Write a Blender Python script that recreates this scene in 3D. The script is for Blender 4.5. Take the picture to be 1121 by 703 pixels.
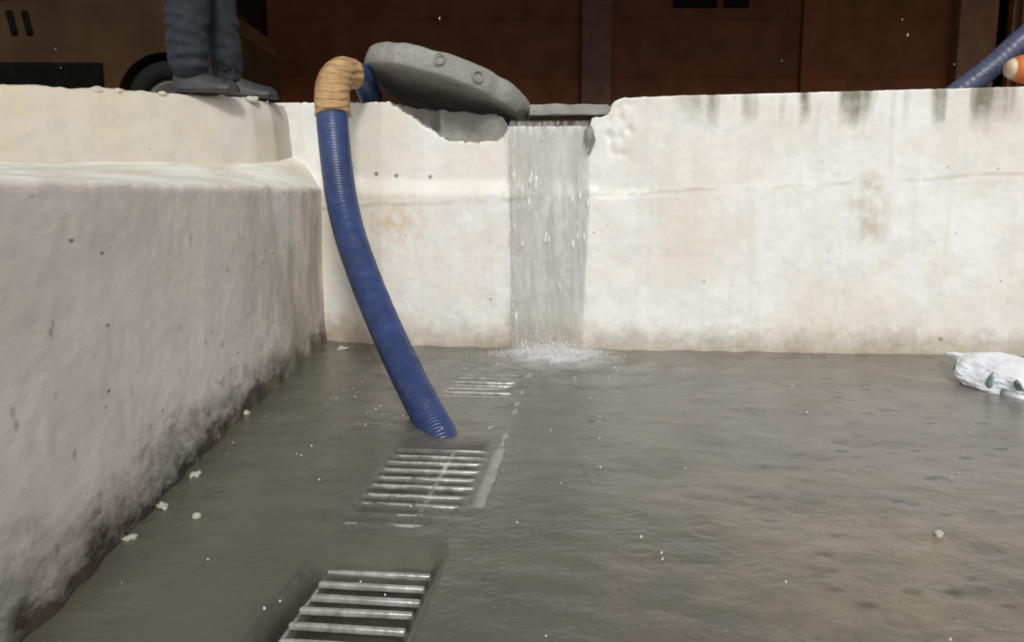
import bpy, bmesh, math, random
from mathutils import Vector, Matrix, noise
R = math.radians
S = bpy.context.scene
for o in list(bpy.data.objects): bpy.data.objects.remove(o)
COL = S.collection
random.seed(11)

# ------------------------------------------------------------------ camera, light, exposure
cam = bpy.data.objects.new('camera', bpy.data.cameras.new('camera')); COL.objects.link(cam)
cam.data.sensor_width = 36.0; cam.data.lens = 36.0*900/1121
cam.data.clip_start = 0.02; cam.data.clip_end = 500
cam.location = (0, 0, 0.75)
cam.rotation_euler = (R(90)-math.atan(139.5/900), 0, 0)
S.camera = cam

L = Vector((0.10, -0.75, 0.62)).normalized()          # towards the light
W = bpy.data.worlds.new('World'); S.world = W; W.use_nodes = True
wn = W.node_tree; bg = wn.nodes['Background']
sky = wn.nodes.new('ShaderNodeTexSky'); sky.sky_type = 'NISHITA'; sky.sun_disc = False
sky.sun_elevation = math.asin(L.z); sky.sun_rotation = math.atan2(L.x, L.y)
hs = wn.nodes.new('ShaderNodeHueSaturation'); hs.inputs['Saturation'].default_value = 0.18
wn.links.new(sky.outputs[0], hs.inputs['Color']); wn.links.new(hs.outputs[0], bg.inputs['Color'])
bg.inputs['Strength'].default_value = 0.15
sun = bpy.data.objects.new('sun', bpy.data.lights.new('sun', 'SUN')); COL.objects.link(sun)
sun.data.energy = 2.0; sun.data.angle = R(11); sun.data.color = (1, 0.965, 0.90)
sun.rotation_euler = (-L).to_track_quat('-Z', 'Y').to_euler(); sun.location = L*20
S.view_settings.view_transform = 'Standard'; S.view_settings.look = 'None'
S.view_settings.gamma = 1; S.view_settings.use_curve_mapping = False
S.view_settings.exposure = -0.13
S.render.engine = 'CYCLES'
S.cycles.filter_width = 1.9

# ------------------------------------------------------------------ helpers
def nz(*p): return noise.noise(Vector(p))
def fbm(p, o=4): return noise.fractal(Vector(p), 1.0, 2.0, o)
def smooth(a, b, x):
    t = min(1, max(0, (x-a)/(b-a))); return t*t*(3-2*t)
def interp(pts, x):
    if x <= pts[0][0]:
        a, b = pts[0], pts[1]
    elif x >= pts[-1][0]:
        a, b = pts[-2], pts[-1]
    else:
        for a, b in zip(pts, pts[1:]):
            if a[0] <= x <= b[0]: break
    t = (x-a[0])/(b[0]-a[0]); return a[1]+(b[1]-a[1])*t
def clampi(pts, x): return interp(pts, min(pts[-1][0], max(pts[0][0], x)))

def tag(o, label=None, cat=None, group=None, kind=None):
    if label: o['label'] = label
    if cat: o['category'] = cat
    if group: o['group'] = group
    if kind: o['kind'] = kind
    return o
def obj(name, me, mat=None, parent=None, smooth_=True):
    if isinstance(me, bmesh.types.BMesh):
        bm = me; me = bpy.data.meshes.new(name); bm.normal_update(); bm.to_mesh(me); bm.free()
    o = bpy.data.objects.new(name, me); COL.objects.link(o)
    if mat:
        for m in (mat if isinstance(mat, (list, tuple)) else [mat]): me.materials.append(m)
    if parent:
        o.parent = parent
        o.matrix_parent_inverse = Matrix.Identity(4)
        o.location = Vector(o.location)
    if smooth_:
        for p in me.polygons: p.use_smooth = True
    return o
def empty(name, loc=(0,0,0), rz=0, label=None, cat=None, group=None):
    o = bpy.data.objects.new(name, None); COL.objects.link(o)
    o.location = loc; o.rotation_euler = (0, 0, rz); o.empty_display_size = .1
    return tag(o, label, cat, group)
def grid_mesh(name, rows):
    """rows: list of equal-length lists of points"""
    n = len(rows[0]); me = bpy.data.meshes.new(name)
    v = [p for r in rows for p in r]
    f = [(i*n+j, i*n+j+1, (i+1)*n+j+1, (i+1)*n+j) for i in range(len(rows)-1) for j in range(n-1)]
    me.from_pydata(v, [], f); me.update(); return me
def bx(bm, c, s, bev=0.0, rot=None):
    r = bmesh.ops.create_cube(bm, size=1.0); vs = r['verts']
    M = Matrix.Translation(c) @ (rot if rot else Matrix.Identity(4)) @ Matrix.Diagonal((*s, 1))
    bmesh.ops.transform(bm, matrix=M, verts=vs)
    if bev:
        es = list({e for v in vs for e in v.link_edges})
        bmesh.ops.bevel(bm, geom=es, offset=bev, segments=2, profile=.6, affect='EDGES')
def lathe(bm, prof, M=Matrix.Identity(4), n=48, closed=False):
    rings = []
    for (r, z) in prof:
        rings.append([bm.verts.new(M @ Vector((r*math.cos(2*math.pi*k/n), r*math.sin(2*math.pi*k/n), z))) for k in range(n)])
    pairs = list(zip(rings, rings[1:])) + ([(rings[-1], rings[0])] if closed else [])
    for a, b in pairs:
        for k in range(n): bm.faces.new((a[k], a[(k+1) % n], b[(k+1) % n], b[k]))
    if not closed:
        bm.faces.new(list(reversed(rings[0]))); bm.faces.new(rings[-1])
def catmull(pts, n):
    out = []
    P = [2*pts[0]-pts[1]] + list(pts) + [2*pts[-1]-pts[-2]]
    for i in range(1, len(P)-2):
        for k in range(n):
            t = k/n; a, b, c, d = P[i-1], P[i], P[i+1], P[i+2]
            out.append(.5*((2*b)+(c-a)*t+(2*a-5*b+4*c-d)*t*t+(3*b-a-3*c+d)*t**3))
    out.append(P[-2]); return out
def tube(bm, path, rad, n=28):
    """path: points, rad: function(i, angle)->radius"""
    rings = []; up = None
    for i, p in enumerate(path):
        t = (path[min(i+1, len(path)-1)]-path[max(i-1, 0)]).normalized()
        if up is None: up = t.orthogonal().normalized()
        up = (up - t*up.dot(t)).normalized(); w = t.cross(up)
        rings.append([bm.verts.new(p+(up*math.cos(a)+w*math.sin(a))*rad(i, a)) for a in [2*math.pi*k/n for k in range(n)]])
    for a, b in zip(rings, rings[1:]):
        for k in range(n): bm.faces.new((a[k], a[(k+1) % n], b[(k+1) % n], b[k]))
    bm.faces.new(list(reversed(rings[0]))); bm.faces.new(rings[-1])
def skin(name, joints, edges, sub=2):
    ks = list(joints); me = bpy.data.meshes.new(name)
    me.from_pydata([Vector(joints[k][0]) for k in ks], [(ks.index(a), ks.index(b)) for a, b in edges], [])
    o = bpy.data.objects.new(name, me); COL.objects.link(o)
    o.modifiers.new('s', 'SKIN')
    for i, k in enumerate(ks):
        r = joints[k][1]; me.skin_vertices[0].data[i].radius = (r, r) if not isinstance(r, tuple) else r
        me.skin_vertices[0].data[i].use_root = (i == 0)
    m = o.modifiers.new('u', 'SUBSURF'); m.levels = sub; m.render_levels = sub
    dg = bpy.context.evaluated_depsgraph_get(); dg.update()
    res = bpy.data.meshes.new_from_object(o.evaluated_get(dg))
    bpy.data.objects.remove(o); return res

SL = .105
def drop_mesh(ds):
    b = bmesh.new(); bmesh.ops.create_icosphere(b, subdivisions=1, radius=1)
    tv = [v.co.copy() for v in b.verts]; tf = [[v.index for v in f.verts] for f in b.faces]; b.free()
    V, F = [], []
    for (p, q) in ds:
        k = len(V); V += [(p[0]+c.x*q[0], p[1]+c.y*q[1], p[2]+c.z*q[2]) for c in tv]; F += [[i+k for i in f] for f in tf]
    me = bpy.data.meshes.new('drops'); me.from_pydata(V, [], F); me.update(); return me
# ------------------------------------------------------------------ materials
class Mat:
    def __init__(s, name):
        s.m = bpy.data.materials.new(name); s.m.use_nodes = True
        s.t = s.m.node_tree; s.b = s.t.nodes['Principled BSDF']
        s.co = s.t.nodes.new('ShaderNodeTexCoord').outputs['Object']
    def new(s, ty, **kw):
        n = s.t.nodes.new(ty)
        for k, v in kw.items(): setattr(n, k, v)
        return n
    def put(s, sock, v):
        if isinstance(v, bpy.types.NodeSocket): s.t.links.new(v, sock)
        elif v is not None:
            if sock.type == 'RGBA' and len(v) == 3: v = (*v, 1)
            sock.default_value = v
    def mapc(s, sc=(1,1,1), loc=(0,0,0), rot=(0,0,0)):
        n = s.new('ShaderNodeMapping'); s.put(n.inputs['Vector'], s.co)
        n.inputs['Scale'].default_value = sc; n.inputs['Location'].default_value = loc; n.inputs['Rotation'].default_value = rot
        return n.outputs[0]
    def noise(s, scale, detail=5, rough=.55, vec=None, dist=0):
        n = s.new('ShaderNodeTexNoise'); s.put(n.inputs['Vector'], vec or s.co)
        n.inputs['Scale'].default_value = scale; n.inputs['Detail'].default_value = detail
        n.inputs['Roughness'].default_value = rough; n.inputs['Distortion'].default_value = dist
        return n.outputs['Fac']
    def voro(s, scale, vec=None, feature='F1', rnd=1):
        n = s.new('ShaderNodeTexVoronoi', feature=feature); s.put(n.inputs['Vector'], vec or s.co)
        n.inputs['Scale'].default_value = scale; n.inputs['Randomness'].default_value = rnd
        return n.outputs['Distance']
    def ramp(s, f, stops, mode='LINEAR'):
        n = s.new('ShaderNodeValToRGB'); s.put(n.inputs[0], f); e = n.color_ramp.elements
        n.color_ramp.interpolation = mode
        while len(e) < len(stops): e.new(.5)
        for a, (p, c) in zip(e, stops):
            a.position = p; a.color = (c, c, c, 1) if isinstance(c, (int, float)) else (*c, 1)
        return n.outputs[0]
    def math(s, op, a, b=None, clamp=False):
        n = s.new('ShaderNodeMath', operation=op, use_clamp=clamp); s.put(n.inputs[0], a)
        if b is not None: s.put(n.inputs[1], b)
        return n.outputs[0]
    def mix(s, f, a, b, mode='MIX'):
        n = s.new('ShaderNodeMix', data_type='RGBA', blend_type=mode)
        s.put(n.inputs[0], f); s.put(n.inputs[6], a); s.put(n.inputs[7], b); return n.outputs[2]
    def axis(s, k):
        n = s.new('ShaderNodeSeparateXYZ'); s.put(n.inputs[0], s.co); return n.outputs[k]
    def rng(s, v, a, b, c=0., d=1.):
        n = s.new('ShaderNodeMapRange'); n.clamp = True; s.put(n.inputs[0], v)
        for i, x in enumerate((a, b, c, d)): n.inputs[i+1].default_value = x
        return n.outputs[0]
    def spot(s, p, r0, r1):
        n = s.new('ShaderNodeVectorMath', operation='DISTANCE'); s.put(n.inputs[0], s.co); n.inputs[1].default_value = p
        return s.rng(n.outputs['Value'], r0, r1, 1, 0)
    def bump(s, h, strength=.5, dist=.01, prev=None):
        n = s.new('ShaderNodeBump'); n.inputs['Strength'].default_value = strength; n.inputs['Distance'].default_value = dist
        s.put(n.inputs['Height'], h)
        if prev: s.put(n.inputs['Normal'], prev)
        return n.outputs[0]
    def out(s, color=None, rough=None, normal=None, **kw):
        s.put(s.b.inputs['Base Color'], color); s.put(s.b.inputs['Roughness'], rough)
        if normal: s.put(s.b.inputs['Normal'], normal)
        for k, v in kw.items(): s.put(s.b.inputs[k.replace('_', ' ')], v)
        return s.m
def simple(name, c, rough=.6, var=.25, scale=25, bump=.15, **kw):
    m = Mat(name); f = m.noise(scale, 5)
    a = tuple(x*(1-var) for x in c); b = tuple(min(1, x*(1+var)) for x in c)
    return m.out(m.mix(m.rng(f, .3, .7), a, b), rough, m.bump(m.noise(scale*6, 4), bump, .004), **kw)

def wall_mat(name, base, alt, dark, top_streak=1.0, side=False):
    m = Mat(name); z = m.axis(2)
    if side: m.co = m.mapc((1, .42, 1))
    col = m.mix(m.rng(m.noise(2.0, 6, .62), .42, .62), base, alt)
    col = m.mix(m.math('MULTIPLY', m.rng(m.noise(9, 6, .65), .45, .72), .6), col, tuple(x*.80 for x in base))
    sx = (1, 2.6, .8) if side else (9, 1, .55)
    st = m.noise(1.6, 6, .6, vec=m.mapc(sx, (3, 1, 0)))
    # water streaks run down over the whole face, faint
    col = m.mix(m.math('MULTIPLY', m.rng(st, .52, .72), .34 if side else .2), col, dark)
    if top_streak:
        st2 = m.noise(1.0, 3, .5, vec=m.mapc((8, 1, .7), (7.3, 0, 0)))
        zz = m.math('ADD', z, m.math('MULTIPLY', m.noise(11, 3), .22))
        hm = m.rng(zz, 1.13, 1.28)
        xm = m.rng(m.axis(0), .65, 1.0)
        f = m.math('MULTIPLY', m.math('MULTIPLY', m.rng(st2, .455, .60), hm), m.math('MULTIPLY', xm, .95*top_streak))
        col = m.mix(f, col, (.2, .19, .14))
    # dirt and rust-brown splash marks at the foot, own ragged outline
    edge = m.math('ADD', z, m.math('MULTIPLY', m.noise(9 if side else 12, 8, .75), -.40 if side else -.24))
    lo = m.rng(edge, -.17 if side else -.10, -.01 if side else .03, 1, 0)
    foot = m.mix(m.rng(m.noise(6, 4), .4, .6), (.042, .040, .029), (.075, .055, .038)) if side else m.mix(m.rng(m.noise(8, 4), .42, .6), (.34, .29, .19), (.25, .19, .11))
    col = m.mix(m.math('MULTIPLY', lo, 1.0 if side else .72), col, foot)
    # pits
    pv = m.voro(22 if side else 17); pm = m.rng(m.noise(5, 2), .5 if side else .58, .6 if side else .68)
    pit = m.math('MULTIPLY', m.rng(pv, .06, .13, 1, 0), pm)
    col = m.mix(m.math('MULTIPLY', pit, .7), col, (.12, .1, .085))
    return m, col, pit
def finish_wall(m, col, pit, rough=.85, b=.5):
    h = m.math('ADD', m.noise(38, 8, .7), m.math('MULTIPLY', m.noise(7, 4), .8))
    h = m.math('SUBTRACT', h, pit)
    return m.out(col, rough, m.bump(h, b*.6, .008), Specular_IOR_Level=.25)

# back wall: old white paint
m, c, p = wall_mat('white_painted_plaster', (.80, .795, .77), (.73, .685, .60), (.50, .45, .36))
for (pt, r) in [((1.63, 3.78, .70), .085), ((1.64, 3.78, .60), .08), ((1.62, 3.78, .79), .06)]:
    n_ = m.noise(14, 4); sp = m.math('MULTIPLY', m.spot(pt, .0, r*1.3), m.rng(n_, .38, .6)); c = m.mix(m.math('MULTIPLY', sp, .6), c, (.36, .31, .17))
for pt in [(-.66, 4.07, .845), (-.56, 4.05, .835), (-.395, 4.02, .83), (-.275, 3.99, .835), (1.98, 3.735, .085), (-.78, 4.1, .855)]:
    sp = m.spot(pt, .004, .015); c = m.mix(sp, c, (.12, .1, .09))
for pt in [(-.62, 4.0, .62), (-.5, 4.0, .6), (-.9, 4.1, .1), (-.6, 4.0, .08)]:   # pinkish rust bleeding through
    sp = m.math('MULTIPLY', m.spot(pt, .0, .13), m.rng(m.noise(16, 4), .42, .62)); c = m.mix(m.math('MULTIPLY', sp, .7), c, (.62, .4, .26))
zl = m.math('SUBTRACT', m.math('SUBTRACT', m.axis(2), m.math('MULTIPLY', m.axis(0), .05)), m.math('ADD', m.math('MULTIPLY', m.noise(4, 4), .05), .698))
ln = m.math('MULTIPLY', m.rng(m.math('ABSOLUTE', zl), .003, .016, 1, 0), m.rng(m.noise(5, 5, .6), .42, .6))
c = m.mix(m.math('MULTIPLY', ln, .5), c, (.42, .38, .30))
M_back = finish_wall(m, c, p)
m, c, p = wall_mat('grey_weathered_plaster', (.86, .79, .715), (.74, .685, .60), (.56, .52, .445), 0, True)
# broad old stain on the far third of the wall
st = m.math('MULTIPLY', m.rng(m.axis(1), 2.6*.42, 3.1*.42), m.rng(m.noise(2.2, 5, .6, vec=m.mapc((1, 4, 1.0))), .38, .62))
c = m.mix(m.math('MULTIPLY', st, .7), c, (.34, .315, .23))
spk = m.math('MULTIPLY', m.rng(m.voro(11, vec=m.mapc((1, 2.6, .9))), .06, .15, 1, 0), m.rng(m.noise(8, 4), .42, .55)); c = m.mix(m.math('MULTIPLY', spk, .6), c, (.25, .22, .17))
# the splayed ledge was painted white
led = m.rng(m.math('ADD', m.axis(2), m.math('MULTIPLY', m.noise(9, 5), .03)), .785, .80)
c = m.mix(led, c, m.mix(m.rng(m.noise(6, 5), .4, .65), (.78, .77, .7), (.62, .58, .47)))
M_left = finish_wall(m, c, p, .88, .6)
m, c, p = wall_mat('cream_plaster', (.54, .50, .445), (.52, .46, .35), (.38, .34, .27), .0)
M_par = finish_wall(m, c, p, .88, .5)
m = Mat('grey_concrete'); c = m.mix(m.rng(m.noise(14, 6, .65), .35, .7), (.33, .315, .285), (.19, .185, .165))
M_grey = m.out(c, .9, m.bump(m.noise(50, 8, .7), .7, .012))

# floor concrete (under water)
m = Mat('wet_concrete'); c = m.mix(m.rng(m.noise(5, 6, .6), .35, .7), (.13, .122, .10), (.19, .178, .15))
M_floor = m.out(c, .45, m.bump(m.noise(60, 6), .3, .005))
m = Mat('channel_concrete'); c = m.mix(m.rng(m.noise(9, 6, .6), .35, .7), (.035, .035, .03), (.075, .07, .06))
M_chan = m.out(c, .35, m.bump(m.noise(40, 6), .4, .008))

# muddy rain-beaten water
m = Mat('muddy_water')
x = m.axis(0)
base = m.mix(m.rng(m.math('ADD', x, m.math('MULTIPLY', m.noise(1.6, 4), .9)), .0, 1.6), (.128, .124, .094), (.205, .187, .158))
base = m.mix(m.math('MULTIPLY', m.rng(m.noise(2.4, 6, .62, vec=m.mapc((.6, 1.5, 1))), .45, .72), .55), base, (.125, .122, .10))
silt = m.math('MULTIPLY', m.spot((.85, 1.45, 0), .0, .8), m.rng(m.noise(4.5, 5, .6), .36, .58))
base = m.mix(m.math('MULTIPLY', silt, .8), base, (.36, .30, .20))
# scattered dark spots in the water colour on the right
cr = m.math('MULTIPLY', m.rng(m.voro(13, vec=m.mapc((.8, 1.25, 0))), .10, .30, 1, 0), m.rng(m.noise(3.4, 4), .44, .54))
crx = m.math('MULTIPLY', cr, m.rng(x, .45, .9))
base = m.mix(m.math('MULTIPLY', crx, .9), base, (.028, .026, .022))
# aerated foam near where the water lands
fd = m.spot((.10, 3.62, .01), .05, .85)
fo = m.math('MULTIPLY', fd, m.rng(m.noise(10, 6, .7, dist=.6), .40, .64))
base = m.mix(m.math('MULTIPLY', fo, .75), base, (.40, .40, .385))
fd2 = m.math('MULTIPLY', m.spot((.20, 3.72, .01), .06, .34), m.rng(m.noise(16, 6, .75, dist=1.2), .34, .56))
base = m.mix(fd2, base, (.78, .77, .79))
rip = m.math('ADD', m.noise(15, 5, .62, vec=m.mapc((.85, 1.25, 1)), dist=.4), m.math('MULTIPLY', m.noise(58, 4, .65), .45))
nb = m.bump(rip, .20, .022)
uu = m.math('ABSOLUTE', m.math('SUBTRACT', x, m.math('ADD', m.math('MULTIPLY', m.axis(1), SL), -.31-SL*1.3)))
inch = m.rng(uu, .115, .15, 1, 0)
thin = m.math('MULTIPLY', inch, m.rng(m.math('ADD', m.axis(1), m.math('MULTIPLY', m.noise(12, 4), .12)), 1.57, 1.69, 1, 0))   # a thin clear film runs off into the channel here
midt = m.math('MULTIPLY', inch, m.math('MULTIPLY', m.rng(m.axis(1), 1.70, 2.0), m.rng(m.axis(1), 2.3, 2.45, 1, 0)))
al = m.math('SUBTRACT', m.rng(m.noise(6, 3), .35, .65, .82, .95), m.math('ADD', m.math('MULTIPLY', thin, .62), m.math('MULTIPLY', midt, .5)))
M_water = m.out(base, .14, nb, Specular_IOR_Level=.5, Alpha=al)

m = Mat('falling_water')
st = m.noise(1, 6, .62, vec=m.mapc((15, 3, 2.6)), dist=1.2)
st2 = m.noise(1, 4, .6, vec=m.mapc((34, 8, 9)), dist=1)
c = m.mix(m.rng(st, .35, .68), (.36, .36, .33), (.58, .58, .55))
spk = m.math('MULTIPLY', m.rng(m.voro(1, vec=m.mapc((46, 8, 11))), .10, .30, 1, 0), m.rng(m.noise(6, 3), .45, .58))
c = m.mix(spk, c, (.92, .92, .9))  # glints painted as pale dashes in the fall's colour
al = m.rng(m.math('ADD', st, m.math('MULTIPLY', m.math('SUBTRACT', st2, .5), .5)), .34, .68, .10, .40)
M_fall = m.out(c, .12, m.bump(m.math('ADD', st, m.math('MULTIPLY', st2, .5)), .3, .02), Alpha=m.math('ADD', al, m.math('MULTIPLY', spk, .5), True), Specular_IOR_Level=.6)
M_foam = simple('white_foam', (.82, .82, .82), .3, .06, 60, .1)
M_fleck = simple('pale_flecks', (.46, .445, .38), .5, .2, 60, .4)
M_drop = Mat('rain_drop').out((.8, .8, .78), .05, None, Alpha=.6)

m = Mat('galvanised_bars'); c = m.mix(m.rng(m.noise(22, 6, .65), .4, .68), (.58, .58, .56), (.27, .25, .21))
M_bar = m.out(c, m.rng(m.noise(30, 4), .3, .7, .10, .42), m.bump(m.noise(70, 5), .4, .004), Metallic=.35)
m = Mat('cement_edge'); c = m.mix(m.rng(m.noise(18, 6, .65), .35, .7), (.40, .385, .34), (.26, .245, .21))
M_kerb = m.out(c, .5, m.bump(m.noise(45, 6), .5, .006))

# hose: ribbed blue vinyl, cross-hatched gloss
m = Mat('blue_hose')
c = m.mix(m.rng(m.noise(9, 5, .6), .35, .7), (.020, .040, .130), (.033, .060, .175))
c = m.mix(m.math('MULTIPLY', m.rng(m.noise(26, 6, .7), .5, .7), .5), c, (.09, .10, .13))
c = m.mix(m.math('MULTIPLY', m.rng(m.noise(5, 6, .7), .5, .66), .5), c, (.02, .024, .05))
M_hose = m.out(c, .34, m.bump(m.noise(140, 3), .25, .003), Specular_IOR_Level=.5)
m = Mat('tan_tape'); wv = m.new('ShaderNodeTexWave', bands_direction='Z'); m.put(wv.inputs['Vector'], m.co)
wv.inputs['Scale'].default_value = 9; wv.inputs['Distortion'].default_value = 4
c = m.mix(m.rng(m.noise(11, 5), .35, .7), (.50, .31, .13), (.33, .20, .10))
M_tape = m.out(c, .5, m.bump(m.math('ADD', wv.outputs['Fac'], m.noise(25, 7)), .8, .012))
m = Mat('wet_cast_concrete'); c = m.mix(m.rng(m.noise(7, 6, .65), .35, .7), (.42, .41, .375), (.28, .28, .255))
c = m.mix(m.math('MULTIPLY', m.rng(m.noise(3.2, 4), .5, .68), .6), c, (.27, .25, .2))
pit = m.rng(m.voro(30), .05, .12, 1, 0)
M_disc = m.out(c, m.rng(m.noise(9, 4), .35, .65, .25, .6), m.bump(m.math('SUBTRACT', m.noise(38, 9, .75), pit), .9, .016))
M_iron = simple('dark_iron', (.07, .065, .06), .4, .3, 40, .4, Metallic=.5)
m = Mat('thin_white_plastic')
M_bag = m.out(m.mix(m.rng(m.noise(9, 5), .35, .7), (.84, .86, .92), (.92, .92, .93)), .3, m.bump(m.noise(12, 5, .55, dist=.8), .45, .03), Specular_IOR_Level=.5)
M_bagshade = simple('grey_shade', (.27, .31, .31), .4)  # grey that paints shade and holes onto the bag
M_ground = simple('wet_asphalt', (.05, .048, .044), .4, .3, 14, .4)
M_jeans = simple('dark_denim', (.013, .017, .023), .85, .35, 30, .6)
M_shirt = simple('grey_cotton', (.09, .09, .095), .9, .2, 30, .5)
M_skin = simple('skin', (.26, .14, .09), .5, .1, 30, .1)
M_hair = simple('black_hair', (.012, .01, .009), .5)
M_shoe = simple('worn_grey_leather', (.03, .029, .031), .5, .35, 30, .4)
M_sole = simple('black_rubber', (.02, .02, .02), .6)
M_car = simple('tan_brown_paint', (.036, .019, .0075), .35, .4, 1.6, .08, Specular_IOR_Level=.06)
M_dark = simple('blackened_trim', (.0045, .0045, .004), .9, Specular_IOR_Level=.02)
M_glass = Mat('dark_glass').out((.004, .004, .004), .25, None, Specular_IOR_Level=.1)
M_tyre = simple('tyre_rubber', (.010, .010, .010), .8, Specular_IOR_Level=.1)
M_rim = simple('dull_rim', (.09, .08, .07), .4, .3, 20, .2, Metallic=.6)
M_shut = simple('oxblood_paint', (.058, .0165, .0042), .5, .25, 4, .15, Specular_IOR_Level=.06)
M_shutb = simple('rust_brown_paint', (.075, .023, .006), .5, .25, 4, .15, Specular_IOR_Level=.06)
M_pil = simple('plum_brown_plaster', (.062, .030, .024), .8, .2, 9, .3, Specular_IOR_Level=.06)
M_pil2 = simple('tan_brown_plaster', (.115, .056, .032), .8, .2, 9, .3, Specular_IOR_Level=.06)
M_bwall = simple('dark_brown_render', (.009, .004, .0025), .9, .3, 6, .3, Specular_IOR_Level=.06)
M_base = simple('dark_base_band', (.012, .009, .006), .8, .4, 9, .4, Specular_IOR_Level=.06)
M_oran = simple('orange_plastic', (.62, .17, .035), .45, .15, 20, .1)
M_oranw = simple('scuffed_pale_band', (.62, .47, .33), .5, .2, 25, .1)
M_hose2 = simple('grey_blue_hose', (.065, .075, .13), .35, .3, 20, .3)

# ------------------------------------------------------------------ drain geometry
SL = .105
def cx(Y): return -.31+SL*(Y-1.3)
HW = .15
RZ = -math.atan(SL)
Y0, Y1 = -1.2, 3.66

# floor: concrete either side of the drain channel
bm = bmesh.new()
def sheet(pts):
    bm.faces.new([bm.verts.new(p) for p in pts])
sheet([(-1.6,-3,0),(cx(Y0)-HW,-3,0),(cx(Y0)-HW,Y0,0),(cx(Y1)-HW,Y1,0),(cx(Y1)-HW,5,0),(-1.6,5,0)])
sheet([(cx(Y0)+HW,-3,0),(7,-3,0),(7,5,0),(cx(Y1)+HW,5,0),(cx(Y1)+HW,Y1,0),(cx(Y0)+HW,Y0,0)])
sheet([(cx(Y0)-HW,-3,0),(cx(Y0)+HW,-3,0),(cx(Y0)+HW,Y0,0),(cx(Y0)-HW,Y0,0)])
sheet([(cx(Y1)-HW,Y1,0),(cx(Y1)+HW,Y1,0),(cx(Y1)+HW,5,0),(cx(Y1)-HW,5,0)])
tag(obj('floor', bm, M_floor, smooth_=False), kind='structure')
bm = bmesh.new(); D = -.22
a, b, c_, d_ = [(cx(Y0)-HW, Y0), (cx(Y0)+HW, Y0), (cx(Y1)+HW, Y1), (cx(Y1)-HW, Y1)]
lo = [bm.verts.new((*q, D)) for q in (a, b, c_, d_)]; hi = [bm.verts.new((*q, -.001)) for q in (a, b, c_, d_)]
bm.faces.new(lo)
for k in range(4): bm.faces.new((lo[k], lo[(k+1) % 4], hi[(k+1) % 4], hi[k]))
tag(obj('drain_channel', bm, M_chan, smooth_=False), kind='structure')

# upper ground behind the walls
bm = bmesh.new()
fr = [(-60, -3), (-6, 1.5), (-4.4, 2.4), (-2.05, 3.75), (-1.2, 4.32), (-.95, 4.3), (0, 4.06), (2.3, 3.86), (5.2, 3.6), (60, 3.6)]
lo = [bm.verts.new((x, y, 1.055)) for x, y in fr]; hi = [bm.verts.new((x, 70, 1.055)) for x, y in fr]
for k in range(len(fr)-1): bm.faces.new((lo[k], lo[k+1], hi[k+1], hi[k]))
tag(obj('upper_ground', bm, M_ground, smooth_=False), kind='structure')

# ------------------------------------------------------------------ back wall
YB = [(-1.7, 4.30), (-.948, 4.124), (-.635, 3.998), (-.002, 3.905), (.349, 3.882), (1.456, 3.789), (2.35, 3.703), (5.4, 3.42)]
def yb(x): return interp(YB, x)
TOP = [(-1.7, 1.2), (-1.06, 1.196), (-.70, 1.184), (-.62, 1.182), (-.40, 1.15), (-.1, 1.12), (-.045, 1.11), (-.015, 1.062), (.365, 1.060), (.372, 1.098), (.43, 1.105), (.455, 1.125), (.47, 1.165), (.50, 1.181), (.6, 1.186), (1.3, 1.197), (2.23, 1.212), (5.4, 1.26)]
RECLOW = [(-.62, 1.20), (-.36, 1.025), (-.30, .995), (-.18, .985), (-.09, .99), (-.045, 1.01), (-.01, 1.07)]
XS = []; x = -1.7
while x < 5.4:
    XS.append(x); x += .0085 if -1.15 < x < 2.6 else .04
NR = 120
cols = []; recess = {}
for i, x in enumerate(XS):
    top = interp(TOP, x)
    rag = .010*nz(x*16, 3, 0)+.007*nz(x*45, 9, 0)
    if x > .55: rag *= .35
    if -.01 < x < .36: rag *= .3
    top += rag
    y0 = yb(x); col = []
    sb = clampi([(.3, .055), (.75, .005)], x) if x > -.02 else .06
    led0 = clampi([(-1.1, .80), (-.7, .755), (.0, .745), (.4, .735), (2.3, .83), (5, .9)], x)
    for j in range(NR+1):
        z = -.05+(top+.05)*j/NR
        y = y0+sb*smooth(led0-.01+.012*nz(x*5, 0, 1), led0+(.075 if x < .4 else .022)+.02*nz(x*4, 7, 1), z)
        y += .008*nz(x*2.2, z*2.2, 5)+.0022*nz(x*9, z*9, 2)+.0018*nz(x*30, z*30, 4)
        if z < .05: y -= .014*(1-z/.05)*(.5+nz(x*12, 0, 3))
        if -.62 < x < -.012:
            zl = interp(RECLOW, x)+.014*nz(x*22, 1, 1)
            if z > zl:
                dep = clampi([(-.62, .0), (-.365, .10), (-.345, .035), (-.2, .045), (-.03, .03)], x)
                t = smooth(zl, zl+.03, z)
                y += dep*t+.010*t*nz(x*18, z*18, 8); recess[(i, j)] = 1
        if x > .44 and x < .56: y += .03*max(0, nz(x*25, z*22, 3))*smooth(.85, 1.0, z)
        col.append((x, y, z))
    yt = col[-1][1]
    for k in range(1, 15):
        d = .36*k/14
        r = .012*max(0, 1-d/.05)
        zt = top+.008*nz(x*14, d*14, 6)+.005*nz(x*40, d*40, 2)*(0 if -.01 < x < .36 else 1)
        col.append((x, yt+d, zt if k > 1 else top+.004))
    col.append((x, yt+.362, 1.0)); cols.append(col)
me = grid_mesh('retaining_wall', cols)
back = obj('retaining_wall', me, [M_back, M_grey])
n = len(cols[0])
for k, p in enumerate(me.polygons):
    i, j = divmod(k, n-1)
    if recess.get((i, j)) or (j >= NR and -.6 < XS[i] < .45): p.material_index = 1  # grey concrete slot on the recessed patch and the wall top
tag(back, 'tall white-painted plaster wall at the back, with stains under its top and the notch the water pours through', 'wall')
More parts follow.
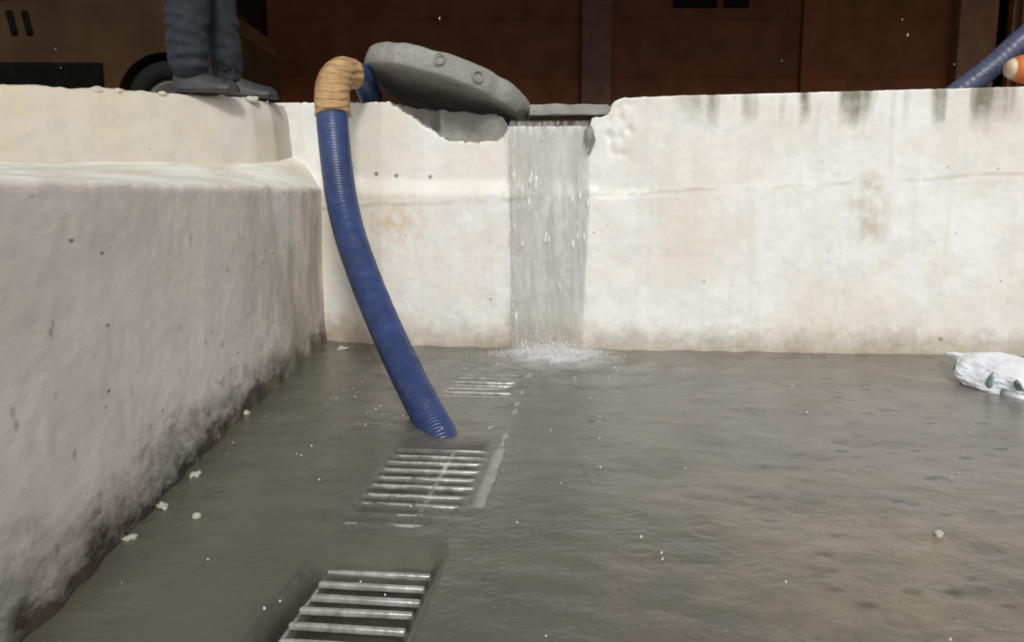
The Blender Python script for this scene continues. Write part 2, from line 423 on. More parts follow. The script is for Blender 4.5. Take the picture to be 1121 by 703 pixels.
# grey lump added to stand in for shade in the notch's right cheek
def rock(name, c, s, mat, seed, sub=3, parent=None, amp=.3):
    bm = bmesh.new(); bmesh.ops.create_icosphere(bm, subdivisions=sub, radius=1)
    for v in bm.verts:
        v.co *= 1+amp*nz(*(v.co*1.3+Vector((seed*3.1, seed, 0))))+amp*.4*nz(*(v.co*4+Vector((0, seed, seed))))
        v.co = Vector((v.co.x*s[0], v.co.y*s[1], v.co.z*s[2]))
    o = obj(name, bm, mat, parent); o.location = c; return o
rock('notch_shade_lump', (.358, 3.92, 1.0), (.028, .04, .06), M_grey, 4, 3, back)

# ------------------------------------------------------------------ left wall: grey face, splayed white ledge, parapet
XE = [(-1.5, -.65), (1.292, -.82), (2.092, -.874), (2.788, -.91), (4.124, -.948), (4.3, -.952)]
PB = [(-1.5, (-4.6, 1.9, .872)), (1.3, (-2.7, 3.02, .873)), (2.2, (-2.08, 3.4, .876)), (2.9, (-1.6, 3.67, .885)), (3.4, (-1.33, 3.83, .885)), (3.7, (-1.2, 3.93, .892)), (3.95, (-1.135, 4.03, .90)), (4.3, (-1.10, 4.30, .945))]
def pb(t):
    pts = PB
    for (a, p), (b, q) in zip(pts, pts[1:]):
        if a <= t <= b:
            f = (t-a)/(b-a); return Vector(p).lerp(Vector(q), f)
rows = []; ys = []
y = -1.5
while y < 4.3: ys.append(y); y += .016 if y > 1.0 else .05
ys.append(4.3)
for y in ys:
    xe = interp(XE, y); r = []
    ez = .776+.008*nz(y*4, 2, 0)+.004*nz(y*17, 2, 0)
    for j in range(61):
        z = -.05+(ez+.05)*j/60
        xo = .008*nz(y*1.7, z*1.7, 11)+.0025*nz(y*7, z*7, 12)+.002*nz(y*26, z*26, 4)
        if z < .1: xo += .022*(1-max(z, 0)/.1)*max(0, .4+nz(y*9, 0, 13))
        if j == 60: xo -= .006
        r.append((xe+xo, y, z))
    e = Vector(r[-1]); P = pb(y)
    for j in range(1, 21):
        f = j/20; q = e.lerp(P, f); q.z += .006*nz(q.x*6, q.y*6, 1)
        if y > 3.3: q.z += .022*math.sin(math.pi*f)*smooth(3.3, 4.0, y)
        r.append(tuple(q))
    rows.append(r)
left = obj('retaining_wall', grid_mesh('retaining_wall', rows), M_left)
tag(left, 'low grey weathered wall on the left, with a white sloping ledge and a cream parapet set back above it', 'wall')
rows = []
for y in ys + [4.3]:
    P = pb(y); r = []
    dn = Vector((0, 1, 0)) if y > 3.9 else Vector((.45, .9, 0))
    a, b = pb(max(-1.5, y-.05)), pb(min(4.3, y+.05)); tdir = (b-a).normalized(); nin = Vector((-tdir.y, tdir.x, 0)).normalized()
    topz = 1.185+.011*nz(P.x*9, 3, 5)+.010*max(0, nz(P.x*26, 3, 9))**.7 if P.x < -1.2 else 1.183+.004*nz(P.x*20, 3, 5)
    for j in range(37):
        f = j/36; z = P.z-.03+(topz-P.z+.03)*f
        off = .012*nz(P.x*3, z*4, 21)+.004*nz(P.x*14, z*14, 22)+.03*f**6
        r.append(tuple(Vector((P.x, P.y, z))+nin*off))
    last = Vector(r[-1])
    for k in range(1, 9):
        d = .36*k/8; q = last+nin*d; q.z = topz+.01+.006*nz(q.x*15, q.y*15, 3); r.append(tuple(q))
    r.append((last.x+nin.x*.365, last.y+nin.y*.365, 1.0)); rows.append(r)
obj('parapet', grid_mesh('parapet', rows), M_par, left)
# mortar crumbs along the parapet top belong to it
bm = bmesh.new()
for k in range(10):
    y = random.uniform(1.8, 3.65); P = pb(y); s = random.uniform(.006, .017)
    Mx = Matrix.Translation((P.x+.02, P.y+.05, 1.185)) @ Matrix.Rotation(random.random()*6, 4, 'Z') @ Matrix.Diagonal((s*random.uniform(1, 2.2), s, s*.9, 1))
    bmesh.ops.create_icosphere(bm, subdivisions=2, radius=1, matrix=Mx)
for v in bm.verts: v.co += Vector((nz(*(v.co*60)), nz(*(v.co*70)), nz(*(v.co*55))))*.006
obj('mortar_crumbs', bm, M_par, left)

# ------------------------------------------------------------------ water
def axis_pts(segs):
    out = []
    for a, b, st in segs:
        k = max(1, int(round((b-a)/st))); out += [a+(b-a)*i/k for i in range(k)]
    out.append(segs[-1][1]); return out
gx = axis_pts([(-1.1, 2.5, .0105), (2.5, 7, .1)]); gy = axis_pts([(-2.9, 1.0, .1), (1.0, 4.1, .0105), (4.1, 4.6, .1)])
drops = [(random.uniform(-.85, 2.2), 1.15+2.7*random.random()**.8, random.uniform(.012, .05), random.uniform(.6, 1.5)) for _ in range(330)]
cell = {}
for dr in drops:
    for ix in range(int(dr[0]*5-1.6), int(dr[0]*5+2.6)):
        for iy in range(int(dr[1]*5-1.6), int(dr[1]*5+2.6)): cell.setdefault((ix, iy), []).append(dr)
rows = []
for y in gy:
    r = []; c0 = cx(y)
    for x in gx:
        z = .013+.0035*nz(x*4, y*6, 0)+.0022*nz(x*11, y*17, 3)
        # curved standing ridges thrown out from the fall towards the right
        rr = math.hypot(x-.18, (y-3.9)*1.15)
        ang = math.atan2(y-3.9, x-.18)
        z += .0035*math.sin(rr*34+2.5*nz(x*3, y*3, 7))*smooth(1.7, .2, rr)*smooth(.04, .2, rr)
        z += .007*math.exp(-((rr-.95-.10*nz(x*3, y*3, 2))/.03)**2)*smooth(-2.1, -1.7, ang)*smooth(-.05, -.6, ang)
        z += .007*math.exp(-(rr/.2)**2)*(1+1.5*nz(x*30, y*30, 1))
        for (dx, dy, dw, da) in cell.get((int(math.floor(x*5)), int(math.floor(y*5))), ()):
            q = math.hypot(x-dx, y-dy)
            if q < .12: z += da*.0011*math.sin((q-dw)*190)*math.exp(-((q-dw)/.02)**2)
        u = x-c0
        if abs(u) < .22 and y < Y1:
            ins = smooth(HW-.004, HW-.05, abs(u))
            near = smooth(1.72, 1.52, y)
            z += ins*near*(-.042)+.35*ins*near*.01*nz(x*14, y*14, 5)
            mid = smooth(2.40, 2.28, y)*smooth(1.66, 1.95, y)
            z -= ins*mid*(.007+.005*nz(x*14, y*10, 9))
            far = smooth(2.9, 3.0, y)*smooth(3.35, 3.2, y); z -= ins*far*.007
        r.append((x, y, z))
    rows.append(r)
tag(obj('water', grid_mesh('water', rows), M_water), kind='structure')

# the fall itself: over the sill, then down the face
rows = []; nx = 90
prof = []
for k in range(14): prof.append((-.36+.36*k/13*.98, 0))
for j in range(101): prof.append((j/100, 1))
for k, (f, ty) in enumerate(prof):
    r = []
    for i in range(nx+1):
        u = i/nx; x0 = -.012+.375*u
        if ty == 0:
            x = x0; y = yb(x)+.07-f; zz = 1.082+.003*nz(x*30, f*10, 0)
            y = yb(x)+.05+(-f)*1.0
        else:
            x = x0+(.03*(.5-u)*2*.55)*f
            zz = 1.080-f*1.08
            x += (.010*nz(f*3, i*.05, 2)+.006*nz(f*11, i*.05, 5))*f*4*abs(u-.5)
            out = .095*math.sqrt(f)
            y = yb(x)+.05-out-.010*nz(x*22, f*2.2, 3)-.004*nz(x*60, f*7, 5)
            zz -= .004*smooth(0, .03, f)
        r.append((x, y, zz))
    rows.append(r)
fall = tag(obj('waterfall', grid_mesh('waterfall', rows), M_fall), kind='structure')
md = fall.modifiers.new('t', 'SOLIDIFY'); md.thickness = .006

DR = []
for k in range(5200):
    a = random.gauss(0, .095); x = .18+a+random.gauss(0, .03); h = random.expovariate(1/.022)*math.exp(-(a/.15)**2); y = yb(x)-.07-abs(random.gauss(0, .08))
    s = random.uniform(.0006, .0019)
    DR.append(((x, y, .014+h), (s, s, s*random.uniform(1, 2))))
for k in range(500):                                                # loose drops along the ragged sides of the fall
    f = random.random()**.7; sd = random.choice((-1, 1)); x = .175+sd*(.165+abs(random.gauss(0, .012))); s = random.uniform(.0007, .0018)
    DR.append(((x, yb(x)-.02-.08*math.sqrt(f)+random.gauss(0, .01), 1.05*(1-f)+.01), (s, s, s*2.2)))
tag(obj('splash_foam', drop_mesh(DR), M_foam), 'white splash and foam where the falling water lands', 'splash', kind='stuff')
# raindrop splashes standing up over the flooded floor
bm = bmesh.new()
for (dx, dy, dw, da) in drops[:170]:
    if dx > .5 and random.random() < .75: continue
    k = random.choice((1, 1, 1, 2))
    for q in range(k):
        s = random.uniform(.0009, .0026)
        Mx = Matrix.Translation((dx+random.gauss(0, .01), dy+random.gauss(0, .01), .016+random.uniform(0, .03))) @ Matrix.Diagonal((1, 1, random.uniform(1, 1.8), 1))
        bmesh.ops.create_icosphere(bm, subdivisions=1, radius=s, matrix=Mx)
tag(obj('rain_splashes', bm, M_foam), 'tiny bright rain splashes over the flooded floor', 'rain splashes', kind='stuff')
bm = bmesh.new()
for k in range(48):
    y = random.uniform(1.6, 5.0); x = random.uniform(-.6, .62)*y; z = random.uniform(.35, 2.0)
    Mx = Matrix.Translation((x, y, z)) @ Matrix.Diagonal((.0016, .0016, .0042, 1))
    bmesh.ops.create_icosphere(bm, subdivisions=1, radius=1, matrix=Mx)
tag(obj('rain_drops', bm, M_drop), 'raindrops falling through the lamplight', 'rain', kind='stuff')

# ------------------------------------------------------------------ drain grates
def grate(Y, length, width, z, pitch, bw, label, shift=0, mid=True, rail=.014, skip=()):
    g = empty('drain_grate', (cx(Y)+shift, Y, z), RZ, label, 'grate', 'grates over the floor drain')
    bm = bmesh.new(); n = int(length/pitch)
    for k in range(n+1):
        if k in skip: continue
        v = -length/2+k*length/n
        bx(bm, (random.uniform(-.003, .003), v, -.006+random.uniform(-.002, .002)), (width-.004, bw*random.uniform(.85, 1.1), .012), .003, Matrix.Rotation(random.gauss(0, .006), 4, 'Z'))
    obj('bars', bm, M_bar, g)
    bm = bmesh.new()
    for s in (-1, 1): bx(bm, (s*(width/2+rail/2), 0, -.030), (rail, length+.02, .03), .003) if rail < .012 else bx(bm, (s*(width/2+rail/2), 0, -.022), (rail, length+.02, .03), .003)
    obj('frame', bm, M_bar, g)
    if mid:
        bm = bmesh.new(); bx(bm, (.03, 0, -.019), (.012, length, .024), .002); obj('middle_rail', bm, M_bar, g)
    return g
grate(1.185, .90, .218, -.014, .0505, .0135, 'nearest steel drain grate, sunk in the dark channel with bright wet bars', .010, False, .008)
grate(2.015, .62, .284, .009, .060, .0145, 'steel drain grate just below the blue hose end, beside the pale cement rim', .002)
grate(3.02, .84, .262, .010, .058, .015, 'farthest drain grate, nearly under water in front of the falling water', 0)
# cement rim along the right of the drain, sinking under the water towards the fall
rows = []
for k in range(121):
    v = -.30+1.62*k/120
    w = .019+.005*nz(v*14, 1, 0)+.004*nz(v*40, 1, 0); zt = .020+.004*nz(v*18, 2, 0)-.018*smooth(-.14, -.29, v)-.0065*smooth(.20, .34, v)
    rows.append([(-w, v, -.01), (-w*.85, v, zt-.004), (.003*nz(v*30, 5, 5), v, zt), (w*.85, v, zt-.004), (w, v, -.01)])
o = obj('cement_rim', grid_mesh('cement_rim', rows), M_kerb); o.location = (cx(2.04)+.168, 2.04, 0); o.rotation_euler = (0, 0, RZ)
tag(o, 'pale cement rim along the right edge of the middle grate', 'rim')

# ------------------------------------------------------------------ blue hose
hose = empty('hose', (-.218, 2.51, 0), 0, 'thick ribbed blue hose hanging over the wall down to the drain', 'hose')
def local(o, pts): return [Vector(p)-o.location for p in pts]
def ribbed(path, r0, r1, pitch, amp, n=32):
    Ls = [0]
    for a, b in zip(path, path[1:]): Ls.append(Ls[-1]+(b-a).length)
    T = Ls[-1]
    return lambda i, a: (r0+(r1-r0)*Ls[i]/T)+amp*math.sin(2*math.pi*Ls[i]/pitch+a)
main = [(-.804, 3.81, 1.15), (-.807, 3.79, 1.07), (-.76, 3.66, .798), (-.694, 3.5, .605), (-.598, 3.3, .43), (-.493, 3.08, .278), (-.388, 2.86, .148), (-.284, 2.63, .043), (-.235, 2.52, .0), (-.19, 2.42, -.05)]
pth = catmull(local(hose, main), 60)
bm = bmesh.new(); tube(bm, pth, ribbed(pth, .0705, .054, .0150, .0019), 32)
obj('hose_wall', bm, M_hose, hose)
bendp = [(-.806, 3.80, 1.10), (-.812, 3.82, 1.17), (-.810, 3.86, 1.245), (-.785, 3.92, 1.292), (-.737, 3.98, 1.305)]
pth = catmull(local(hose, bendp), 12)
bm = bmesh.new(); tube(bm, pth, lambda i, a: .078+.004*nz(i*.14, math.cos(a)*2, math.sin(a)*2)-.010*smooth(34, 48, i)+(.003 if i < 3 else 0), 28)
obj('tape_wrap', bm, M_tape, hose)
tail = [(-.775, 3.935, 1.298), (-.737, 3.98, 1.306), (-.715, 4.07, 1.29), (-.712, 4.25, 1.235), (-.73, 4.55, 1.15), (-.76, 4.9, 1.115), (-.8, 5.5, 1.112)]
pth = catmull(local(hose, tail), 30)
bm = bmesh.new(); tube(bm, pth, ribbed(pth, .056, .056, .0155, .0012), 28)
obj('hose_tail', bm, M_hose, hose)

# ------------------------------------------------------------------ round concrete cover
disc = empty('manhole_cover', (-.325, 4.22, 1.262), 0, 'thick round grey concrete cover lying tilted on top of the white wall', 'cover')
tilt = Matrix.Rotation(R(17.5), 4, 'Y') @ Matrix.Rotation(R(-9), 4, 'X')
bm = bmesh.new()
T2 = .054; Rr = .425
prof = [(.001, -T2+.012), (Rr-.10, -T2+.012), (Rr-.085, -T2), (Rr-.014, -T2), (Rr-.003, -T2+.012), (Rr, 0), (Rr-.004, T2-.014), (Rr-.02, T2), (.001, T2+.004)]
pp = []
for (a, b) in zip(prof, prof[1:]):
    k = max(1, int(math.hypot(b[0]-a[0], b[1]-a[1])/.025))
    pp += [(a[0]+(b[0]-a[0])*i/k, a[1]+(b[1]-a[1])*i/k) for i in range(k)]
pp.append(prof[-1]); lathe(bm, pp, n=120)
for v in bm.verts:
    v.co += v.co.normalized()*(.006*nz(*(v.co*9))+.0035*nz(*(v.co*26)))
    ch = nz(v.co.x*7, v.co.y*7, 4)
    if ch > .12 and math.hypot(v.co.x, v.co.y) > Rr-.03: v.co *= 1-.03*(ch-.12)/.3
bmesh.ops.transform(bm, matrix=tilt, verts=bm.verts)
obj('slab', bm, M_disc, disc)
for az, zz in ((-93, .012), (-68, -.002)):
    M = tilt @ Matrix.Rotation(R(az), 4, 'Z') @ Matrix.Translation((Rr+.001, 0, zz)) @ Matrix.Rotation(R(90), 4, 'Y')
    bm = bmesh.new()
    path = [M @ Vector((.024*math.cos(t), .024*math.sin(t), .004)) for t in [2*math.pi*k/24 for k in range(25)]]
    tube(bm, path, lambda i, a: .0042, 10)
    obj('lifting_eye', bm, M_disc, disc)
# thin slab over the notch
rows = []
o = rock('stone_slab', (.215, 4.02, 1.138), (1, 1, 1), M_disc, 2, 2)
bpy.data.objects.remove(o)
bm = bmesh.new(); bx(bm, (0, 0, 0), (.37, .26, .048), .006); bmesh.ops.subdivide_edges(bm, edges=bm.edges[:], cuts=5, use_grid_fill=True)
for v in bm.verts: v.co += Vector((nz(*(v.co*20)), nz(*(v.co*17)), nz(*(v.co*14))))*.007
o = obj('stone_slab', bm, M_disc); o.location = (.265, 4.04, 1.135)
tag(o, 'thin grey stone slab bridging the notch above the falling water', 'slab')

# ------------------------------------------------------------------ plastic bag and litter
bm = bmesh.new(); bmesh.ops.create_icosphere(bm, subdivisions=6, radius=1)
for v in bm.verts:
    p = v.co.copy()
    k = 1+.15*nz(*(p*1.6+Vector((4, 1, 0))))+.10*abs(nz(*(p*3.3+Vector((0, 7, 0)))))+.05*abs(nz(*(p*8)))
    q = Vector((p.x*.32*k, p.y*.17*k, p.z*.075*k))
    pinch = 1-.72*smooth(-.1, -.31, q.x); q.y *= pinch; q.z *= (pinch*.9+.1)
    q.z += .03*smooth(-.05, -.3, q.x)
    if q.z < -.035: q.z = -.035+(q.z+.035)*.15
    v.co = q
bag = obj('plastic_bag', bm, M_bag); bag.location = (1.95, 3.10, .038); bag.rotation_euler = (0, R(2), R(-74))
tag(bag, 'crumpled white plastic bag lying on the wet floor by the wall', 'bag')
for (tx, tz, sx_, sz_) in ((.04, .022, .034, .013), (.15, .012, .042, .016), (.10, -.008, .016, .009), (-.2, .03, .022, .012)):  # added grey patches standing in for shadows and holes in the bag
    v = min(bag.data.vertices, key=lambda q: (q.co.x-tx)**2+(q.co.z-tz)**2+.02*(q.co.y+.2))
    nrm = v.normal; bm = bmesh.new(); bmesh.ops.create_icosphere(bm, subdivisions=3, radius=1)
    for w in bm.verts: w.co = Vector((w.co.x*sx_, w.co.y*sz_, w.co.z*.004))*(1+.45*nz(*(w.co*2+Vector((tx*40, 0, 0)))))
    o = obj('shade_patch', bm, M_bagshade, bag); o.location = v.co; o.rotation_euler = nrm.to_track_quat('Z', 'X').to_euler()
# white flakes
bm = bmesh.new(); bx(bm, (0, 0, 0), (.016, .095, .005), .002); bmesh.ops.subdivide_edges(bm, edges=bm.edges[:], cuts=3, use_grid_fill=True)
for v in bm.verts: v.co.z += 1.8*v.co.y**2; v.co.x *= 1-(abs(v.co.y)/.06)**2
o = obj('white_strip', bm, M_bag); o.location = (-.335, 2.70, .03); o.rotation_euler = (R(24), R(20), R(26))  # thin curved white strip by the hose foot
tag(o, 'small white strip lying beside the foot of the blue hose', 'plastic strip')
flakes = [(-.902, 2.70, .022, 'pale foam scrap at the foot of the left wall, nearest the back corner'),
          (-.835, 2.08, .026, 'biggest pale foam scrap, out on the water a little off the left wall'),
          (-.83, 1.86, .024, 'curled pale foam scrap against the dirty foot of the left wall, second from the camera'),
          (-.822, 1.68, .020, 'pale foam scrap against the foot of the left wall, nearest the camera'),
          (-.725, 1.80, .012, 'small round white pebble on the water, out from the left wall'),
          (-.815, 3.86, .036, 'flat pale flake near the back corner, left of the blue hose'),
          (.93, 1.70, .012, 'small pale pebble alone on the water at the right')]
for i, (x, y, s, lab) in enumerate(flakes):
    rnd = s < .013
    o = rock('foam_scrap' if not rnd else 'pebble', (x, y, .016), (s*(.8 if rnd else .7), s*(.8 if rnd else .4), s*(.8 if rnd else .35)), M_fleck, i*2+1, 3, None, .2 if rnd else .75)
    o.rotation_euler = (0, 0, i*1.3)
    tag(o, lab, 'pebble' if rnd else 'scrap', 'pale scraps on the water')

# ------------------------------------------------------------------ person on the parapet (seen from the knees down)
per_loc = Vector((-1.43, 3.90, 1.197))
J = lambda **k: k
def off(d): return {k: (Vector(p), r) for k, (p, r) in d.items()}
bj = off({'hip': ((0, 0, .90), (.15, .12)), 'waist': ((0, 0, 1.08), (.135, .11)), 'chest': ((.01, 0, 1.28), (.155, .12)), 'neckb': ((.01, 0, 1.43), .065), 'neck': ((.02, 0, 1.50), .055), 'head': ((.04, 0, 1.60), (.08, .085)), 'crown': ((.035, 0, 1.70), .07),
          'h1': ((0, -.09, .84), .09), 'k1': ((.03, -.09, .48), .06), 'a1': ((-.01, -.09, .10), .04),
          'h2': ((0, .10, .84), .09), 'k2': ((.06, .10, .48), .06), 'a2': ((.085, .12, .10), .04),
          's1': ((.01, -.19, 1.37), .06), 'e1': ((.05, -.24, 1.08), .045), 'w1': ((.22, -.2, .90), .032),
          's2': ((.01, .19, 1.37), .06), 'e2': ((.05, .24, 1.08), .045), 'w2': ((.24, .18, .92), .032)})
be = [('hip', 'waist'), ('waist', 'chest'), ('chest', 'neckb'), ('neckb', 'neck'), ('neck', 'head'), ('head', 'crown'), ('hip', 'h1'), ('h1', 'k1'), ('k1', 'a1'), ('hip', 'h2'), ('h2', 'k2'), ('k2', 'a2'), ('chest', 's1'), ('s1', 'e1'), ('e1', 'w1'), ('chest', 's2'), ('s2', 'e2'), ('e2', 'w2')]
for sgn, w in ((-1, 'w1'), (1, 'w2')):                       # palm, four fingers, thumb
    P = bj[w][0]; d = Vector((.9, 0, -.35)).normalized()
    bj[w+'p'] = (P+d*.07, (.03, .018)); be.append((w, w+'p'))
    for q, (o_, ln) in enumerate(((-.027, .07), (-.009, .08), (.009, .076), (.026, .06))):
        a = P+d*.10+Vector((0, o_, 0)); bj[w+'f%d' % q] = (a, .0095); bj[w+'g%d' % q] = (a+d*ln*.5+Vector((0, 0, -.012)), .009); bj[w+'t%d' % q] = (a+d*ln*.75+Vector((0, 0, -.04)), .008)
        be += [(w+'p', w+'f%d' % q), (w+'f%d' % q, w+'g%d' % q), (w+'g%d' % q, w+'t%d' % q)]
    a = P+d*.03+Vector((0, -sgn*.035, .0)); bj[w+'th'] = (a, .012); bj[w+'tt'] = (a+d*.045+Vector((0, -sgn*.01, -.01)), .0095)
    be += [(w, w+'th'), (w+'th', w+'tt')]
person = obj('person', skin('person', bj, be, 2), M_skin); person.location = per_loc
tag(person, 'person in dark blue jeans standing on the wall top beside the parked vehicle', 'person')
tj = off({'w': ((0, 0, 1.02), (.165, .13)), 'hip': ((0, 0, .90), (.18, .145)), 'h1': ((0, -.09, .80), (.115, .115)), 'k1': ((.0, -.09, .47), (.115, .10)), 'c1': ((-.02, -.09, .26), (.098, .09)), 'a1': ((-.01, -.09, .06), (.09, .08)),
          'h2': ((.02, .1, .80), .11), 'k2': ((.06, .10, .47), (.095, .09)), 'c2': ((.08, .11, .26), .078), 'a2': ((.095, .12, .06), .066)})
jm = skin('trousers', tj, [('w', 'hip'), ('hip', 'h1'), ('h1', 'k1'), ('k1', 'c1'), ('c1', 'a1'), ('hip', 'h2'), ('h2', 'k2'), ('k2', 'c2'), ('c2', 'a2')], 4)
for v in jm.vertices:
    fold = (1-abs(nz(v.co.x*5+v.co.z*4, v.co.y*6, v.co.z*15))*2.2)
    v.co += v.normal*(.016*max(-.4, fold)*smooth(.62, .12, v.co.z)+.004*nz(v.co.x*20, v.co.y*18, v.co.z*40)-.006)
obj('trousers', jm, M_jeans, person)
sj = off({'b': ((0, 0, .98), (.165, .135)), 'waist': ((0, 0, 1.1), (.16, .13)), 'chest': ((.01, 0, 1.29), (.175, .135)), 'nb': ((.01, 0, 1.42), .085), 's1': ((.01, -.19, 1.36), .08), 'e1': ((.04, -.235, 1.14), .07), 's2': ((.01, .19, 1.36), .08), 'e2': ((.04, .235, 1.14), .07)})
obj('shirt', skin('shirt', sj, [('b', 'waist'), ('waist', 'chest'), ('chest', 'nb'), ('chest', 's1'), ('s1', 'e1'), ('chest', 's2'), ('s2', 'e2')], 3), M_shirt, person)
rock('hair', (.025, 0, 1.69), (.1, .088, .075), M_hair, 3, 4, person, .15)
for (x, y, zz) in ((.075, 0, 1.595), ): rock('nose', (x+.058, y, zz), (.02, .014, .024), M_skin, 1, 3, person, .05)
for s in (-1, 1):
    rock('eye', (.112, s*.032, 1.625), (.010, .012, .008), M_foam, 2, 2, person, 0)
    rock('ear', (.03, s*.084, 1.60), (.02, .010, .032), M_skin, 2, 3, person, .05)
rock('mouth', (.118, 0, 1.545), (.010, .026, .007), simple('lips', (.28, .1, .08), .5), 2, 3, person, 0)
for (x, y, tw) in ((-.03, -.09, 0), (.08, .12, 8)):
    bm = bmesh.new(); rows = []
    for k in range(25):
        f = k/24; xx = -.055+.285*f
        w = .036+.010*math.sin(math.pi*f)+.008*smooth(.5, .8, f)-.03*smooth(.88, 1, f)-.012*smooth(.12, 0, f)
        h = clampi([(0, .075), (.3, .095), (.45, .08), (.7, .055), (.92, .042), (1, .02)], f)
        rows.append([(xx, w*math.cos(a), .012+max(0, h*math.sin(a)*(.85 if abs(math.cos(a)) > .5 else 1))) for a in [math.pi*q/14 for q in range(15)]])
    sh = obj('shoe', grid_mesh('shoe', rows), M_shoe, person); sh.location = (x, y, 0); sh.rotation_euler = (0, 0, R(tw))
    bm = bmesh.new(); ring_ = [(-.06, 0), (-.05, .028), (0, .036), (.12, .046), (.19, .044), (.232, .02), (.238, 0), (.232, -.02), (.19, -.044), (.12, -.046), (0, -.036), (-.05, -.028)]
    va = [bm.verts.new((a, b, 0)) for a, b in ring_]; vb = [bm.verts.new((a, b, .018)) for a, b in ring_]
    bm.faces.new(list(reversed(va))); bm.faces.new(vb)
    for k in range(12): bm.faces.new((va[k], va[(k+1) % 12], vb[(k+1) % 12], vb[k]))
    obj('sole', bm, M_sole, sh, False)

# ------------------------------------------------------------------ parked vehicle at left
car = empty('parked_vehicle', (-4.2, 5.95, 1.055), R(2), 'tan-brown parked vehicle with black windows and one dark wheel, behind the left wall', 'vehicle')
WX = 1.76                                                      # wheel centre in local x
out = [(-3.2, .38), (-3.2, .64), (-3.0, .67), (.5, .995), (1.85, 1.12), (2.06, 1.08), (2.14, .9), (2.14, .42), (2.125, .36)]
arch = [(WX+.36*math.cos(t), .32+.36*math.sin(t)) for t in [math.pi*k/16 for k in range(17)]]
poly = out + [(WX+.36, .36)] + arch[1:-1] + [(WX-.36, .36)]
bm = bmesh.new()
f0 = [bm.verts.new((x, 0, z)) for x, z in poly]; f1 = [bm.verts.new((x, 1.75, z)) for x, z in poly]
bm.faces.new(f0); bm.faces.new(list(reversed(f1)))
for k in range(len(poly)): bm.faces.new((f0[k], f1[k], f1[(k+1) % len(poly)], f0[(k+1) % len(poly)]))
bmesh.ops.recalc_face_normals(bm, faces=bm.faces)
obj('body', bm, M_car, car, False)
bm = bmesh.new(); gl = [(-3.05, .655), (-3.05, 1.75), (1.6, 1.72), (1.95, 1.11)]
f0 = [bm.verts.new((x, .04+.12*(z-1.03), z)) for x, z in gl]; f1 = [bm.verts.new((x, 1.71-.12*(z-1.03), z)) for x, z in gl]
bm.faces.new(f0); bm.faces.new(list(reversed(f1)))
for k in range(4): bm.faces.new((f0[k], f1[k], f1[(k+1) % 4], f0[(k+1) % 4]))
bmesh.ops.recalc_face_normals(bm, faces=bm.faces)
obj('cabin', bm, M_glass, car, False)
bm = bmesh.new(); bx(bm, (-.93, .0, .485), (4.5, .05, .24), .015); obj('sill', bm, M_dark, car)
for dx in (0, .105):
    bm = bmesh.new(); bx(bm, (0, 0, 0), (.045, .03, .17), .014); o = obj('vent_slot', bm, M_dark, car)
    o.location = (.72+dx, -.004, .87); o.rotation_euler = (0, R(-10), 0)
wh = bmesh.new(); Mw = Matrix.Translation((WX, .12, .32)) @ Matrix.Rotation(R(90), 4, 'X')
lathe(wh, [(.19, -.09), (.28, -.095), (.31, -.07), (.318, 0), (.31, .07), (.28, .095), (.19, .09), (.185, 0)], Mw, 40, True)
wheel = obj('wheel', wh, M_tyre, car)
bm = bmesh.new(); lathe(bm, [(.19, -.05), (.19, .06), (.15, .065), (.12, .045), (.05, .05), (.03, .06)], Mw, 32); obj('rim', bm, M_rim, wheel)

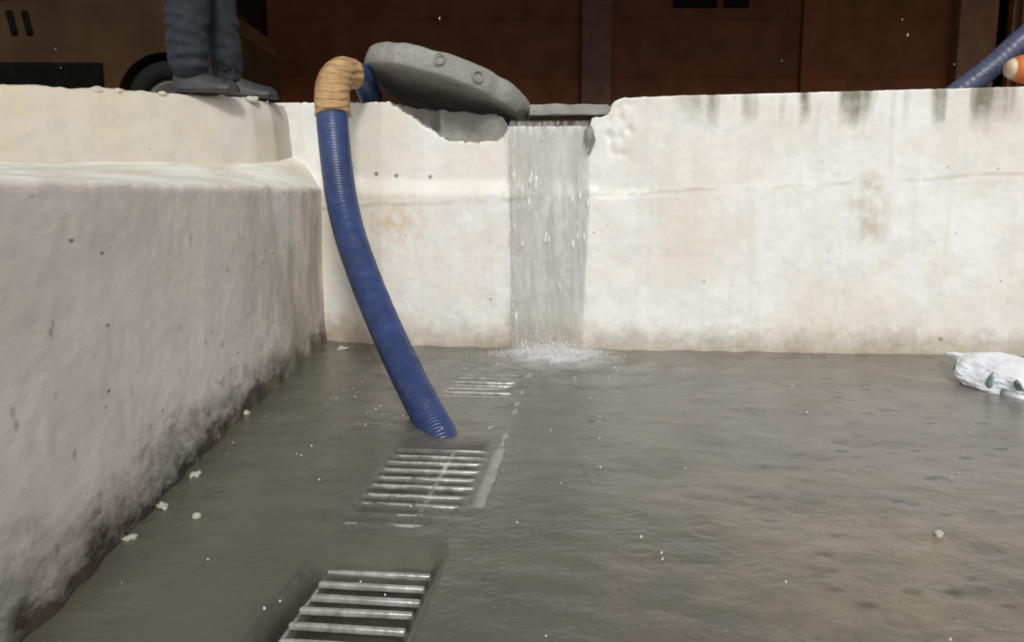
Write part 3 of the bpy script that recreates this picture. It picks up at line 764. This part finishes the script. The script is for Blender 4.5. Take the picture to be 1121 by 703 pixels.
# ------------------------------------------------------------------ building behind
FY = 9.0
bld = empty('building', (0, FY, 1.055), 0, 'dark brown building front with oxblood shutters between plain pillars', 'building')
def bpart(name, x0, x1, z0, z1, yo, th, mat, parent=bld, bev=.01):
    bm = bmesh.new(); bx(bm, ((x0+x1)/2, yo+th/2, (z0+z1)/2), (x1-x0, th, z1-z0), bev)
    return obj(name, bm, mat, parent)
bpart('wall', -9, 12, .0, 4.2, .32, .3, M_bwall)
bpart('added_shade_roof', -9, 12, 2.75, 2.95, -2.4, 2.68, M_bwall)  # unseen overhang, added to keep the sun off the front
bpart('base_band', -2.55, 12, .0, .30, .02, .28, M_base)  # darker band along the foot of the front
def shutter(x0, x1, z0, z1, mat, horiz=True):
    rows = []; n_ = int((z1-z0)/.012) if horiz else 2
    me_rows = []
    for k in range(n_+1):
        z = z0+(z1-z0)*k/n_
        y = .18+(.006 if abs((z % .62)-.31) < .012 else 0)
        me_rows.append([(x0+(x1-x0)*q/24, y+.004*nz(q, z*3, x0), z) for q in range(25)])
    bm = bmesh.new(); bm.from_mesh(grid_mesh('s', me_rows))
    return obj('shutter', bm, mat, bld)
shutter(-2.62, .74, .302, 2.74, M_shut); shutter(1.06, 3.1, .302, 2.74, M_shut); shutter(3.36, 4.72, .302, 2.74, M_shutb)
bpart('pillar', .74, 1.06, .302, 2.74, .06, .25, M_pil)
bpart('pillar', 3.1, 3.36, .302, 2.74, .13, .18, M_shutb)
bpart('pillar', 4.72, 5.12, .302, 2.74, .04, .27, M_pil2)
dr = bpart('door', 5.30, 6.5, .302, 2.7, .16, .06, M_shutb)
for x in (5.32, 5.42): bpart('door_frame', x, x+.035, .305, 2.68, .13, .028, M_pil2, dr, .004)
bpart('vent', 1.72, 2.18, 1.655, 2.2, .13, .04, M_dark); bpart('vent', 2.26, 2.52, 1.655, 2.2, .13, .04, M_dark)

# ------------------------------------------------------------------ upper right: second hose and orange piece
h2 = empty('hose', (2.0, 4.1, 1.1), 0, 'grey-blue hose rising at a slant behind the right end of the wall top', 'hose')
pts = [(1.85, 4.32, 1.10), (2.05, 4.20, 1.14), (2.23, 4.15, 1.275), (2.36, 4.15, 1.38), (2.49, 4.15, 1.50), (2.72, 4.2, 1.66), (3.0, 4.3, 1.70), (3.3, 4.45, 1.58), (3.6, 4.6, 1.3), (3.9, 4.8, 1.11)]
pth = catmull(local(h2, pts), 24)
bm = bmesh.new(); tube(bm, pth, ribbed(pth, .055, .055, .03, .0015), 24); obj('hose_wall', bm, M_hose2, h2)
cone = empty('traffic_cone', (2.505, 3.95, 1.322), 0, 'orange plastic cone with a pale tip on the wall top under the grey-blue hose', 'cone')
Mc = Matrix.Rotation(R(-90), 4, 'Y') @ Matrix.Identity(4)
bm = bmesh.new(); lathe(bm, [(.105, -.32), (.098, -.1), (.080, .06), (.066, .13), (.058, .16), (.048, .185)], Mc, 32); obj('cone_shell', bm, M_oran, cone)
bm = bmesh.new(); lathe(bm, [(.049, .185), (.034, .207), (.008, .216)], Mc, 32); obj('tip', bm, M_oranw, cone)
